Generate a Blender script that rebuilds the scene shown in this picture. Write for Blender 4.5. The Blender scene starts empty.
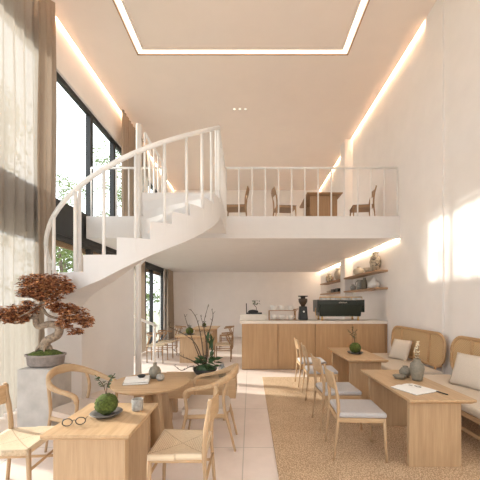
import bpy, bmesh, math, random
from mathutils import Vector, Matrix
random.seed(7)
R = math.radians
SC = bpy.context.scene
COL = SC.collection

# ------------------------------------------------------------------ materials
MATS = {}
def nmat(name):
    m = bpy.data.materials.new(name); m.use_nodes = True
    nt = m.node_tree; b = nt.nodes['Principled BSDF']
    MATS[name] = m
    return m, nt, b

def coords(nt, scale=(1, 1, 1), rot=(0, 0, 0), loc=(0, 0, 0)):
    tc = nt.nodes.new('ShaderNodeTexCoord'); mp = nt.nodes.new('ShaderNodeMapping')
    mp.inputs['Scale'].default_value = scale; mp.inputs['Rotation'].default_value = rot
    mp.inputs['Location'].default_value = loc
    nt.links.new(tc.outputs['Object'], mp.inputs['Vector'])
    return mp.outputs['Vector']

def noise(nt, vec, scale=5, detail=3, rough=.55):
    n = nt.nodes.new('ShaderNodeTexNoise')
    n.inputs['Scale'].default_value = scale; n.inputs['Detail'].default_value = detail
    n.inputs['Roughness'].default_value = rough
    nt.links.new(vec, n.inputs['Vector'])
    return n.outputs['Fac']

def ramp(nt, fac, stops):
    r = nt.nodes.new('ShaderNodeValToRGB'); e = r.color_ramp.elements
    while len(e) < len(stops): e.new(.5)
    for i, (p, c) in enumerate(stops):
        e[i].position = p; e[i].color = (*c, 1)
    nt.links.new(fac, r.inputs['Fac'])
    return r.outputs['Color']

def bump(nt, b, h, strength=.3, dist=.01):
    n = nt.nodes.new('ShaderNodeBump'); n.inputs['Strength'].default_value = strength
    n.inputs['Distance'].default_value = dist
    nt.links.new(h, n.inputs['Height']); nt.links.new(n.outputs['Normal'], b.inputs['Normal'])

def plain(name, col, rough=.6, metal=0, var=.06, nscale=8, bumpy=0):
    m, nt, b = nmat(name)
    b.inputs['Roughness'].default_value = rough; b.inputs['Metallic'].default_value = metal
    f = noise(nt, coords(nt), nscale, 4)
    lo = tuple(c * (1 - var) for c in col); hi = tuple(min(1, c * (1 + var)) for c in col)
    nt.links.new(ramp(nt, f, [(.3, lo), (.7, hi)]), b.inputs['Base Color'])
    if bumpy: bump(nt, b, f, bumpy, .01)
    return m

def wood(name, dark, light, axis='x', rough=.5, sc=1.0):
    """grain running along the given axis"""
    m, nt, b = nmat(name)
    s = [14 * sc, 14 * sc, 14 * sc]; s['xyz'.index(axis)] = .9 * sc
    v = coords(nt, tuple(s))
    f = noise(nt, v, 2.2, 6, .6)
    s2 = [90 * sc] * 3; s2['xyz'.index(axis)] = 3 * sc
    f2 = noise(nt, coords(nt, tuple(s2)), 1.5, 3, .6)
    mx = nt.nodes.new('ShaderNodeMix'); mx.inputs[0].default_value = .35
    nt.links.new(f, mx.inputs[2]); nt.links.new(f2, mx.inputs[3])
    mid = tuple((a + c) / 2 for a, c in zip(dark, light))
    nt.links.new(ramp(nt, mx.outputs[0], [(.3, dark), (.5, mid), (.68, light)]), b.inputs['Base Color'])
    b.inputs['Roughness'].default_value = rough
    bump(nt, b, mx.outputs[0], .08, .004)
    return m

WALLC = (.865, .825, .795)
plain('wall_paint', WALLC, .85, 0, .02, 3, .03)
plain('ceiling_paint', (.845, .745, .665), .9, 0, .015, 2)
plain('white_metal', (.80, .78, .755), .4, 0, .02)
plain('stair_plaster', (.74, .72, .71), .7, 0, .02, 3)
plain('black_frame', (.022, .022, .022), .45)
plain('black_matte', (.012, .012, .012), .4)
plain('machine_green', (.012, .02, .014), .3)
plain('brass', (.75, .5, .22), .3, 1)
plain('chrome', (.7, .7, .7), .2, 1)
plain('concrete', (.47, .445, .42), .85, 0, .12, 6, .15)
plain('pot_grey', (.27, .23, .21), .7, 0, .2, 25, .3)
plain('stone_grey', (.36, .34, .31), .75, 0, .25, 40, .25)
plain('vase_grey', (.23, .205, .16), .6, 0, .18, 40, .05)
plain('pale_ceramic', (.47, .41, .33), .5, 0, .12, 20)
plain('white_ceramic', (.82, .80, .77), .35, 0, .02)
plain('paper', (.86, .85, .83), .8, 0, .02)
plain('ink', (.05, .05, .05), .6)
plain('plate_dark', (.13, .12, .11), .5, 0, .1, 20)
plain('bark', (.30, .23, .17), .9, 0, .5, 30, .8)
plain('twig', (.09, .06, .04), .8, 0, .3, 30)
plain('moss', (.075, .10, .018), 1, 0, .6, 60, 1)
plain('leaf_green', (.035, .085, .025), .55, 0, .5, 12)
plain('leaf_dark', (.03, .075, .022), .45, 0, .4, 12)
plain('leaf_tree', (.16, .22, .06), .6, 0, .5, 1.5)
plain('blossom', (.8, .72, .55), .8)
plain('cushion_grey', (.47, .45, .455), .95, 0, .06, 90, .2)
plain('cushion_beige', (.66, .585, .50), .95, 0, .05, 90, .2)
plain('seat_taupe', (.52, .44, .38), .95, 0, .06, 90, .2)
plain('seat_brown', (.20, .115, .065), .7, 0, .15, 10)
plain('countertop', (.78, .71, .63), .4, 0, .04, 10)
plain('bean_tint', (.06, .035, .02), .3)
plain('trunk_tree', (.16, .12, .09), .9, 0, .3, 10)
plain('lawn', (.36, .34, .27), 1, 0, .3, 2)
wood('oak_x', (.42, .27, .145), (.585, .405, .24), 'x')
wood('oak_y', (.42, .27, .145), (.585, .405, .24), 'y')
wood('oak_z', (.385, .25, .14), (.54, .375, .225), 'z')
wood('oak_counter', (.39, .235, .115), (.54, .35, .19), 'z', .5, .6)
wood('shelf_oak', (.34, .20, .11), (.47, .295, .17), 'y')
wood('walnut', (.27, .15, .07), (.40, .24, .125), 'x')
wood('walnut_z', (.29, .165, .08), (.43, .26, .14), 'z')
wood('rattan', (.42, .25, .12), (.58, .38, .20), 'y', .5, 2)

# floor tile
m, nt, b = nmat('floor_tile')
v = coords(nt, (1, 1, 1), (0, 0, 0), (.07, .3, 0))
br = nt.nodes.new('ShaderNodeTexBrick'); br.offset = 0
for k, val in (('Scale', 1), ('Mortar Size', .006), ('Brick Width', 1.2), ('Row Height', 1.2), ('Mortar Smooth', .1)):
    br.inputs[k].default_value = val
br.inputs['Color1'].default_value = (.83, .725, .665, 1); br.inputs['Color2'].default_value = (.85, .745, .685, 1)
br.inputs['Mortar'].default_value = (.58, .52, .46, 1)
nt.links.new(v, br.inputs['Vector'])
f = noise(nt, v, 2.5, 6, .65)
mx = nt.nodes.new('ShaderNodeMix'); mx.data_type = 'RGBA'; mx.blend_type = 'MULTIPLY'; mx.inputs[0].default_value = 1
nt.links.new(br.outputs['Color'], mx.inputs[6])
nt.links.new(ramp(nt, f, [(.3, (.88, .87, .86)), (.7, (1, 1, 1))]), mx.inputs[7])
nt.links.new(mx.outputs[2], b.inputs['Base Color']); b.inputs['Roughness'].default_value = .42

# jute rug
m, nt, b = nmat('jute')
v = coords(nt)
wv = nt.nodes.new('ShaderNodeTexVoronoi'); wv.inputs['Scale'].default_value = 105
v2 = coords(nt, (1, .5, 1)); nt.links.new(v2, wv.inputs['Vector'])
f = noise(nt, v, 70, 2); fl = noise(nt, v, 3, 3)
mx = nt.nodes.new('ShaderNodeMath'); mx.operation = 'MULTIPLY_ADD'; mx.inputs[1].default_value = .6
nt.links.new(wv.outputs['Distance'], mx.inputs[0]); nt.links.new(f, mx.inputs[2])
m3 = nt.nodes.new('ShaderNodeMath'); m3.operation = 'MULTIPLY_ADD'; m3.inputs[1].default_value = .25
nt.links.new(fl, m3.inputs[0]); nt.links.new(mx.outputs[0], m3.inputs[2])
nt.links.new(ramp(nt, m3.outputs[0], [(.5, (.80, .62, .43)), (.85, (.66, .49, .325)), (1.0, (.42, .29, .18))]), b.inputs['Base Color'])
b.inputs['Roughness'].default_value = 1
inv = nt.nodes.new('ShaderNodeMath'); inv.operation = 'SUBTRACT'; inv.inputs[0].default_value = 1
nt.links.new(mx.outputs[0], inv.inputs[1]); bump(nt, b, inv.outputs[0], .5, .008)

# woven paper cord, four triangular fields
m, nt, b = nmat('paper_cord')
tc = nt.nodes.new('ShaderNodeTexCoord'); sp = nt.nodes.new('ShaderNodeSeparateXYZ')
nt.links.new(tc.outputs['Object'], sp.inputs[0])
def mth(op, a, c=None):
    n = nt.nodes.new('ShaderNodeMath'); n.operation = op
    for i, q in enumerate((a, c)):
        if q is None: continue
        if isinstance(q, (int, float)): n.inputs[i].default_value = q
        else: nt.links.new(q, n.inputs[i])
    return n.outputs[0]
ax, ay = mth('ABSOLUTE', sp.outputs[0]), mth('ABSOLUTE', sp.outputs[1])
sel = mth('GREATER_THAN', ax, ay)
sx = mth('SINE', mth('MULTIPLY', sp.outputs[0], 420)); sy = mth('SINE', mth('MULTIPLY', sp.outputs[1], 420))
st = mth('ADD', mth('MULTIPLY', sel, sx), mth('MULTIPLY', mth('SUBTRACT', 1, sel), sy))
nz = noise(nt, tc.outputs['Object'], 60, 3)
dg = mth('SUBTRACT', 1, mth('MULTIPLY', mth('LESS_THAN', mth('ABSOLUTE', mth('SUBTRACT', ax, ay)), .006), .6))
val = mth('MULTIPLY', mth('ADD', mth('MULTIPLY', mth('ADD', st, 1), .3), mth('MULTIPLY', nz, .6)), dg)
nt.links.new(ramp(nt, val, [(.05, (.34, .25, .16)), (.35, (.60, .47, .32)), (.75, (.76, .63, .46))]), b.inputs['Base Color'])
b.inputs['Roughness'].default_value = .9; bump(nt, b, st, .5, .004)

# cane webbing
m, nt, b = nmat('cane')
v = coords(nt, (1, 1, 1))
ck = nt.nodes.new('ShaderNodeTexChecker'); ck.inputs['Scale'].default_value = 55
ck.inputs['Color1'].default_value = (.62, .43, .235, 1); ck.inputs['Color2'].default_value = (.50, .33, .17, 1)
nt.links.new(v, ck.inputs['Vector']); nt.links.new(ck.outputs['Color'], b.inputs['Base Color'])
b.inputs['Roughness'].default_value = .6

# red maple leaves: green-brown to orange, by leaf position
m, nt, b = nmat('maple_leaf')
f = noise(nt, coords(nt), 26, 2)
nt.links.new(ramp(nt, f, [(.34, (.07, .028, .016)), (.49, (.30, .10, .04)), (.64, (.78, .40, .17))]), b.inputs['Base Color'])
b.inputs['Roughness'].default_value = .6

# patterned jar
m, nt, b = nmat('mottled_jar')
f = noise(nt, coords(nt), 16, 5, .7)
nt.links.new(ramp(nt, f, [(.4, (.06, .05, .04)), (.56, (.45, .37, .27))]), b.inputs['Base Color'])
b.inputs['Roughness'].default_value = .5

def glassy(name, tint=(1, 1, 1), ior=1.45):
    m, nt, b = nmat(name); nt.nodes.remove(b)
    out = nt.nodes['Material Output']
    t = nt.nodes.new('ShaderNodeBsdfTransparent'); t.inputs[0].default_value = (*tint, 1)
    g = nt.nodes.new('ShaderNodeBsdfGlossy'); g.inputs['Roughness'].default_value = .02
    lw = nt.nodes.new('ShaderNodeLayerWeight'); lw.inputs[0].default_value = .5
    pw = nt.nodes.new('ShaderNodeMath'); pw.operation = 'POWER'; pw.inputs[1].default_value = 4
    nt.links.new(lw.outputs['Facing'], pw.inputs[0])
    fr = nt.nodes.new('ShaderNodeMath'); fr.operation = 'MULTIPLY_ADD'; fr.inputs[1].default_value = ior - 1; fr.inputs[2].default_value = .02
    nt.links.new(pw.outputs[0], fr.inputs[0])
    mx = nt.nodes.new('ShaderNodeMixShader')
    nt.links.new(fr.outputs[0], mx.inputs[0]); nt.links.new(t.outputs[0], mx.inputs[1]); nt.links.new(g.outputs[0], mx.inputs[2])
    nt.links.new(mx.outputs[0], out.inputs[0])
glassy('pane_glass', (.97, .985, .98), 1.2)
glassy('clear_glass', (.8, .84, .86), 1.5)

def fabric(name, col, through, open_):
    m, nt, b = nmat(name); nt.nodes.remove(b)
    out = nt.nodes['Material Output']
    d = nt.nodes.new('ShaderNodeBsdfDiffuse'); d.inputs[0].default_value = (*col, 1)
    t = nt.nodes.new('ShaderNodeBsdfTranslucent'); t.inputs[0].default_value = (*col, 1)
    p = nt.nodes.new('ShaderNodeBsdfTransparent')
    f = noise(nt, coords(nt, (1, 1, .2)), 60, 2)
    c = ramp(nt, f, [(.3, tuple(x * .94 for x in col)), (.7, col)])
    nt.links.new(c, d.inputs[0]); nt.links.new(c, t.inputs[0])
    m1 = nt.nodes.new('ShaderNodeMixShader'); m1.inputs[0].default_value = through
    m2 = nt.nodes.new('ShaderNodeMixShader'); m2.inputs[0].default_value = open_
    nt.links.new(d.outputs[0], m1.inputs[1]); nt.links.new(t.outputs[0], m1.inputs[2])
    nt.links.new(m1.outputs[0], m2.inputs[1]); nt.links.new(p.outputs[0], m2.inputs[2])
    nt.links.new(m2.outputs[0], out.inputs[0])
fabric('sheer', (.46, .415, .365), .40, .09)
fabric('drape', (.41, .33, .26), .2, 0)

def emit(name, col, s):
    m, nt, b = nmat(name)
    b.inputs['Base Color'].default_value = (*col, 1)
    b.inputs['Emission Color'].default_value = (*col, 1); b.inputs['Emission Strength'].default_value = s
WARM = (1, .82, .61)
emit('led_cove', WARM, 26)
emit('led_cove_low', WARM, 26)
emit('led_panel', (1, .88, .70), 1.6)
emit('spot_lens', (1, .85, .65), 1.2)

# ------------------------------------------------------------------ mesh builder
class MB:
    def __init__(s): s.bm = bmesh.new()
    def face(s, vs, smooth=False):
        try:
            f = s.bm.faces.new(vs); f.smooth = smooth
            return f
        except ValueError: return None
    def box(s, x0, x1, y0, y1, z0, z1, bev=0, M=None, seg=2):
        P = [(x, y, z) for z in (z0, z1) for (x, y) in ((x0, y0), (x1, y0), (x1, y1), (x0, y1))]
        return s.hexa(P, bev, M, seg)
    def hexa(s, P, bev=0, M=None, seg=2):
        vs = [s.bm.verts.new((M @ Vector(p)) if M else p) for p in P]
        fs = [s.face([vs[i] for i in q]) for q in ((3, 2, 1, 0), (4, 5, 6, 7), (0, 1, 5, 4), (1, 2, 6, 5), (2, 3, 7, 6), (3, 0, 4, 7))]
        if bev:
            es = list({e for f in fs for e in f.edges})
            bmesh.ops.bevel(s.bm, geom=es, offset=bev, segments=seg, profile=.5, affect='EDGES')
        return s
    def tube(s, pts, rad, n=8, closed=False, flat=None, up=(0, 0, 1)):
        """swept round (or, with flat = list of (w, h), rectangular-ish elliptic) section"""
        pts = [Vector(p) for p in pts]; N = len(pts)
        if not hasattr(rad, '__len__'): rad = [rad] * N
        rings = []
        prev = None
        for i, p in enumerate(pts):
            a = pts[i - 1] if (i > 0 or closed) else p
            c = pts[(i + 1) % N] if (i < N - 1 or closed) else p
            t = (c - a).normalized()
            if flat is not None:
                u = Vector(up); u = (u - t * u.dot(t))
                if u.length < 1e-4: u = Vector((1, 0, 0)) - t * t.x
                u.normalize()
            elif prev is None:
                u = Vector((0, 0, 1)) if abs(t.z) < .9 else Vector((1, 0, 0))
                u = (u - t * u.dot(t)).normalized()
            else:
                u = prev - t * prev.dot(t)
                u = u.normalized() if u.length > 1e-5 else prev
            prev = u
            w = t.cross(u)
            ring = []
            for k in range(n):
                an = 2 * math.pi * (k + .5) / n
                if flat is not None:
                    fw, fh = flat[i] if isinstance(flat, list) else flat
                    cx, cy = math.cos(an), math.sin(an)
                    q = max(abs(cx), abs(cy)) ** .6
                    off = w * (cx / q * fw / 2) + u * (cy / q * fh / 2)
                else:
                    off = (w * math.cos(an) + u * math.sin(an)) * rad[i]
                ring.append(s.bm.verts.new(p + off))
            rings.append(ring)
        for i in range(N if closed else N - 1):
            A, B = rings[i], rings[(i + 1) % N]
            for k in range(n):
                s.face([A[k], A[(k + 1) % n], B[(k + 1) % n], B[k]], n > 4)
        if not closed:
            s.face(list(reversed(rings[0]))); s.face(rings[-1])
        return s
    def lathe(s, prof, c=(0, 0, 0), n=24, sx=1, sy=1):
        rings = []
        for r, z in prof:
            if r < 1e-5: rings.append([s.bm.verts.new((c[0], c[1], c[2] + z))])
            else: rings.append([s.bm.verts.new((c[0] + sx * r * math.cos(2 * math.pi * k / n), c[1] + sy * r * math.sin(2 * math.pi * k / n), c[2] + z)) for k in range(n)])
        for A, B in zip(rings, rings[1:]):
            for k in range(n):
                k2 = (k + 1) % n
                if len(A) == 1 and len(B) == 1: continue
                if len(A) == 1: s.face([A[0], B[k2], B[k]], True)
                elif len(B) == 1: s.face([A[k], A[k2], B[0]], True)
                else: s.face([A[k], A[k2], B[k2], B[k]], True)
        return s
    def prism(s, poly, z0, z1, bev=0, M=None):
        T = (lambda p: M @ Vector(p)) if M else (lambda p: p)
        a = [s.bm.verts.new(T((x, y, z0))) for x, y in poly]; b = [s.bm.verts.new(T((x, y, z1))) for x, y in poly]
        fs = [s.face(list(reversed(a))), s.face(b)]
        n = len(poly)
        for i in range(n): fs.append(s.face([a[i], a[(i + 1) % n], b[(i + 1) % n], b[i]]))
        if bev:
            es = list({e for f in fs if f for e in f.edges if e.calc_face_angle(0) > .7})
            bmesh.ops.bevel(s.bm, geom=es, offset=bev, segments=2, profile=.5, affect='EDGES')
        return s
    def ball(s, c, r, sc=(1, 1, 1), lump=0, sub=3, rng=None):
        res = bmesh.ops.create_icosphere(s.bm, subdivisions=sub, radius=1)
        for v in res['verts']:
            k = 1 + (rng.uniform(-lump, lump) if rng else 0)
            v.co = Vector((c[0] + v.co.x * r * sc[0] * k, c[1] + v.co.y * r * sc[1] * k, c[2] + v.co.z * r * sc[2] * k))
            for f in v.link_faces: f.smooth = True
        return s
    def leaf(s, p, d, l, w, nrm=None, bend=.15):
        d = Vector(d).normalized(); n = Vector(nrm) if nrm else Vector((random.uniform(-1, 1), random.uniform(-1, 1), random.uniform(-.2, 1)))
        n = (n - d * n.dot(d))
        if n.length < 1e-3: n = Vector((0, 0, 1)).cross(d) + Vector((.1, 0, 0))
        n.normalize(); w_ = d.cross(n); p = Vector(p)
        a = s.bm.verts.new(p); e = s.bm.verts.new(p + d * l - n * l * bend)
        b = s.bm.verts.new(p + d * l * .45 + w_ * w / 2); c = s.bm.verts.new(p + d * l * .45 - w_ * w / 2)
        s.face([a, b, e]); s.face([a, e, c])
        return s
    def build(s, name, mat, parent=None, normals=True):
        me = bpy.data.meshes.new(name)
        if normals: bmesh.ops.recalc_face_normals(s.bm, faces=s.bm.faces)
        s.bm.to_mesh(me); s.bm.free()
        me.materials.append(MATS[mat])
        o = bpy.data.objects.new(name, me); COL.objects.link(o)
        if parent: o.parent = parent
        return o

def tag(o, label, cat, group=None):
    o['label'] = label; o['category'] = cat
    if group: o['group'] = group
    return o
def thing(name, label, cat, loc=(0, 0, 0), rz=0, group=None):
    o = bpy.data.objects.new(name, None); COL.objects.link(o); o.empty_display_size = .1
    o.location = loc; o.rotation_euler = (0, 0, rz)
    return tag(o, label, cat, group)
def struct(o, label=None):
    o['kind'] = 'structure'
    if label: o['label'] = label
    return o
def dup(root, label, loc, rz=0, group=None):
    r = root.copy(); COL.objects.link(r); r.location = loc; r.rotation_euler = (0, 0, rz); r['label'] = label
    if group: r['group'] = group
    for ch in list(root.children):
        c = ch.copy(); COL.objects.link(c); c.parent = r
        for g in list(ch.children):
            d = g.copy(); COL.objects.link(d); d.parent = c
    return r
def spline(pts, n):
    """Catmull-Rom through points"""
    P = [Vector(p) for p in pts]; P = [P[0] * 2 - P[1]] + P + [P[-1] * 2 - P[-2]]
    out = []
    for i in range(1, len(P) - 2):
        for k in range(n):
            t = k / n; a, b, c, d = P[i - 1:i + 3]
            out.append(.5 * ((2 * b) + (c - a) * t + (2 * a - 5 * b + 4 * c - d) * t * t + (3 * b - a - 3 * c + d) * t ** 3))
    out.append(P[-2]); return out
def lerp_table(tab, x):
    if x <= tab[0][0]: return tab[0][1]
    for (a, va), (b, vb) in zip(tab, tab[1:]):
        if x <= b: return va + (vb - va) * (x - a) / (b - a)
    return tab[-1][1]

# ------------------------------------------------------------------ the room
XL, XR, YN, YF, ZC = -3.55, 3.25, -2.0, 13.8, 6.75
YS, ZB, ZT = 6.5, 2.98, 3.46            # mezzanine edge, underside, top
ZH = 5.9                                 # upper window head
struct(MB().box(XL - .3, XR + .3, YN - .2, YF + .2, -.2, 0).build('floor', 'floor_tile'))
w = MB(); w.box(XL + .05, XR - .05, YN - .2, YF + .2, ZC, ZC + .12); w.box(XL - .3, XR + .3, YN - .2, YF + .2, ZC + .12, ZC + .3)
struct(w.build('ceiling', 'ceiling_paint'))
struct(MB().box(XL - .3, XR + .3, YF, YF + .2, 0, ZC + .12).build('wall_back', 'wall_paint'))
w = MB(); w.box(XL - .3, -2.2, YN - .2, YN, 0, ZC); w.box(1.9, XR + .3, YN - .2, YN, 0, ZC); w.box(-2.2, 1.9, YN - .2, YN, 3.9, ZC)
struct(w.build('wall_front', 'wall_paint'))
f = MB()
for z in (0, 3.82): f.box(-2.2, 1.9, YN - .13, YN - .05, z, z + .08)
for x in (-2.2, 1.82): f.box(x, x + .08, YN - .13, YN - .05, 0, 3.9)
fw_ = struct(f.build('window_3', 'black_frame'))
for x in (-.85, .5): struct(MB().box(x - .05, x + .05, YN - .14, YN - .04, .08, 3.82).build('mullion', 'black_frame', fw_))
for a, c in ((-2.15, -.85), (-.85, .5), (.5, 1.85)): struct(MB().box(a, c, YN - .095, YN - .085, .05, 3.85).build('pane', 'pane_glass', fw_))
struct(MB().box(XR, XR + .2, YN, YF, 0, ZC + .12).build('wall_right', 'wall_paint'))
# near part of the right wall stands forward, with a shallow upright groove
w = MB(); w.box(XR - .06, XR, YN, 4.72, 0, ZC + .12); w.box(XR - .03, XR, 4.72, 4.97, 0, ZC + .12); w.box(XR - .06, XR, 4.97, 5.46, 0, ZC + .12)
struct(w.build('trim_right', 'wall_paint'))
struct(MB().box(XR - .25, XR, 9.5, 9.95, 0, ZC).build('wall_pilaster', 'wall_paint'))
w = MB()
w.box(XL - .2, XL, YN, YF, ZH, ZC + .12); w.box(XL - .2, XL, YN, -1.5, 0, ZH); w.box(XL - .2, XL, 12.45, YF, 0, ZH)
struct(w.build('wall_left', 'wall_paint'))
w = MB(); w.box(XL, XR, YS, YF, ZB, ZT)
struct(w.build('floor_mezzanine', 'stair_plaster'))
struct(MB().box(XL - .17, XL - .03, -1.5, 12.45, ZB - .1, ZT).build('trim_spandrel', 'black_frame'))
struct(MB().box(XL - .2, XL - .17, -1.5, 12.45, ZB - .3, ZB - .1).build('trim_soffit', 'walnut'))
# shallow raised panels / doors on the lower back wall
def wall_door(name, x0, x1, h):
    d = MB().box(x0, x1, YF - .015, YF, 0, h).build(name, 'wall_paint'); struct(d)
    f = MB()
    f.box(x0 - .05, x0, YF - .03, YF, 0, h + .05); f.box(x1, x1 + .05, YF - .03, YF, 0, h + .05); f.box(x0, x1, YF - .03, YF, h, h + .05)
    struct(f.build('door_frame', 'wall_paint', d))
wall_door('door_1', -3.35, -2.65, 2.65)
wall_door('door_2', 1.95, 2.75, 2.65)
b_ = MB().box(XL, XR, YF - .012, YF, 0, .08); struct(b_.build('baseboard_back', 'wall_paint'))

# windows: one frame, its mullions and panes
def window(name, z0, z1, ys, y0=-1.5, y1=12.45, thick=.11):
    f = MB()
    f.box(XL - .13, XL - .05, y0, y1, z0, z0 + .07); f.box(XL - .13, XL - .05, y0, y1, z1 - .1, z1)
    f.box(XL - .13, XL - .05, y0, y0 + .08, z0, z1); f.box(XL - .13, XL - .05, y1 - .08, y1, z0, z1)
    fr = struct(f.build(name, 'black_frame'))
    for y in ys: struct(MB().box(XL - .14, XL - .03, y - thick / 2, y + thick / 2, z0 + .07, z1 - .1).build('mullion', 'black_frame', fr))
    e = [y0 + .05] + list(ys) + [y1 - .05]
    for a, c in zip(e, e[1:]):
        struct(MB().box(XL - .095, XL - .085, a, c, z0 + .05, z1 - .05).build('pane', 'pane_glass', fr))
window('window_1', 0, ZB - .1, [.2, 1.9, 3.5, 5.2, 6.79, 8.3, 10.3, 11.05])
window('window_2', ZT, ZH, [.2, 1.9, 3.5, 5.2, 6.79, 7.94, 8.7, 9.6, 10.5, 11.4])

# ------------------------------------------------------------------ light fittings
def strip(label, y0, y1, x0, x1, z0, z1, mat, group='glowing cove strips'):
    o = MB().box(x0, x1, y0, y1, z0, z1).build('cove_light', mat); tag(o, label, 'light', group); return o
strip('warm light line along top of the left window wall', -1.8, YF - .05, XL + .01, XL + .04, ZC + .09, ZC + .115, 'led_cove')
strip('warm light line high on right wall in front of the pilaster', 5.48, 9.48, XR - .04, XR - .01, ZC + .09, ZC + .115, 'led_cove')
strip('warm light line high on right wall behind the pilaster', 9.97, YF - .05, XR - .04, XR - .01, ZC + .09, ZC + .115, 'led_cove')
strip('warm light line above shelves under the mezzanine, in front of the pilaster', YS + .03, 9.48, XR - .03, XR - .01, ZB - .02, ZB - .005, 'led_cove_low')
strip('warm light line above shelves under the mezzanine, behind the pilaster', 9.97, YF - .05, XR - .03, XR - .01, ZB - .02, ZB - .005, 'led_cove_low')
cl = thing('ceiling_light', 'large rectangular light channel set in the high ceiling', 'ceiling light', (-.15, 3.5, ZC))
def ring(x, y, w, z0, z1):
    m_ = MB(); m_.box(-x, x, y - w, y, z0, z1); m_.box(-x, x, -y, -y + w, z0, z1)
    m_.box(-x, -x + w, -y + w, y - w, z0, z1); m_.box(x - w, x, -y + w, y - w, z0, z1); return m_
ring(2.14, 2.69, .10, -.03, -.001).build('diffuser', 'led_panel', cl)
ring(2.19, 2.74, .014, -.02, -.001).build('painted_shadow_gap', 'walnut', cl)  # dark brown strip standing in for the shadow gap around the channel
ring(2.04, 2.59, .03, -.035, -.001).build('inner_trim', 'ceiling_paint', cl)
for i, x in enumerate((-.42, -.27, -.12)):
    t = thing('recessed_spotlight', ('left', 'middle', 'right')[i] + ' one of three tiny recessed spots in the high ceiling', 'spotlight', (x, 8.0, ZC), 0, 'recessed ceiling spots')
    MB().lathe([(.03, 0), (.045, 0), (.045, -.012), (.03, -.012), (.03, 0)], n=16).build('bezel', 'white_metal', t)
    MB().lathe([(0, -.004), (.03, -.004), (.03, -.001)], n=16).build('lens', 'spot_lens', t)

# ------------------------------------------------------------------ curtains
def curtain(name, label, mat, y0, y1, x, z0, z1, wave=.16, amp=.045, seed=1):
    rng = random.Random(seed); b = MB(); n = max(8, int((y1 - y0) / .02)); rows = 10
    ph = [rng.uniform(0, 6) for _ in range(4)]
    grid = []
    for j in range(rows + 1):
        z = z0 + (z1 - z0) * j / rows; row = []
        for i in range(n + 1):
            y = y0 + (y1 - y0) * i / n
            q = (y - y0) / wave * 2 * math.pi
            k = 1 - .35 * j / rows
            dx = amp * k * (math.sin(q + .5 * math.sin(y * 3 + ph[0])) + .35 * math.sin(2.3 * q + ph[1] + z * .3)) + .01 * math.sin(z * 1.4 + y * 5 + ph[2])
            row.append(b.bm.verts.new((x + dx, y + .012 * math.sin(z * 1.1 + ph[3] + q), z)))
        grid.append(row)
    for j in range(rows):
        for i in range(n): b.face([grid[j][i], grid[j][i + 1], grid[j + 1][i + 1], grid[j + 1][i]], True)
    o = b.build(name, mat, None, False)
    return tag(o, label, 'curtain')
curtain('sheer_curtain', 'floor to ceiling sheer cream curtain at far left, lit from outside', 'sheer', 3.3, 4.9, XL + .1, .02, ZC - .03, .2, .04, 1)
curtain('drape', 'tall beige drape gathered beside the sheer curtain, left of the staircase', 'drape', 4.72, 5.2, XL + .2, .02, ZC - .03, .13, .04, 2)
curtain('drape', 'beige drape at the upper window, above the mezzanine beyond the black frame', 'drape', 7.95, 9.0, XL + .16, ZT + .02, ZC - .05, .16, .05, 3)
curtain('sheer_curtain', 'pale sheer curtain on the mezzanine behind the stair railing', 'sheer', 9.0, 9.9, XL + .16, ZT + .02, ZC - .05, .16, .04, 4)
curtain('drape', 'beige drape under the mezzanine on the near side of the garden window', 'drape', 9.05, 9.66, XL + .15, .02, ZB - .03, .14, .045, 5)
curtain('sheer_curtain', 'narrow pale sheer under the mezzanine next to the stair foot', 'sheer', 8.45, 9.05, XL + .15, .02, ZB - .03, .14, .04, 6)
curtain('drape', 'beige drape in the far left corner of the lower room', 'drape', 12.35, 13.3, XL + .15, .02, ZB - .03, .16, .045, 7)

# ------------------------------------------------------------------ spiral staircase
CX, CY, RO = -1.86, 5.1, 1.33
def pol(th, r, z=0):
    a = R(th); return Vector((r * math.sin(a), -r * math.cos(a), z))
st_ = thing('spiral_staircase', 'white curved staircase rising on the left to the mezzanine', 'staircase', (CX, CY, 0))
edges = [-152 + 17.71 * i for i in range(8)] + [-10, 8, 25, 37, 49, 61, 73]
edges[7] = -28
tops = [.246 * (i + 1) for i in range(7)] + [1.97, 2.18, 2.40, 2.63, 2.80, 2.97, 3.14, 3.31]
edges.append(86)
soff = [(-152, -.05), (-130, .10), (-90, .72), (-28, 1.62), (0, 1.88), (25, 2.2), (45, 2.43), (70, 2.75), (92, 3.06)]
def arc_solid(b, t0, t1, r0, r1, zb0, zb1, zt, step=3, smooth=False):
    n = max(1, int(abs(t1 - t0) / step)); rows = []
    for i in range(n + 1):
        t = t0 + (t1 - t0) * i / n
        zb = zb0(t) if callable(zb0) else zb0 + (zb1 - zb0) * i / n
        zt_ = zt(t) if callable(zt) else zt
        rows.append([b.bm.verts.new(pol(t, r, z)) for r, z in ((r0, zb), (r1, zb), (r1, zt_), (r0, zt_))])
    for A, B in zip(rows, rows[1:]):
        for k in range(4): b.face([A[k], A[(k + 1) % 4], B[(k + 1) % 4], B[k]], False)
    b.face(list(reversed(rows[0]))); b.face(rows[-1])
    return b
SF = lambda t: max(0, lerp_table(soff, t))
for i, z in enumerate(tops):
    t0, t1 = edges[i], edges[i + 1]
    ri = .95 if t0 < 20 else .06
    b = MB(); arc_solid(b, t0, t1 + 1.2, ri, RO - .03, lambda t: min(SF(t) + .02, z - .05), 0, z)
    b.build('step', 'stair_plaster', st_)
# stringer: band with a stepped top edge
b = MB()
for i, z in enumerate(tops):
    arc_solid(b, edges[i], edges[i + 1], RO - .03, RO + .02, SF, 0, z + .012)
arc_solid(b, 86, 92, RO - .03, RO + .02, SF, 0, ZT + .01)
bmesh.ops.remove_doubles(b.bm, verts=b.bm.verts, dist=.0005)
b.build('stringer', 'stair_plaster', st_)
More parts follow.
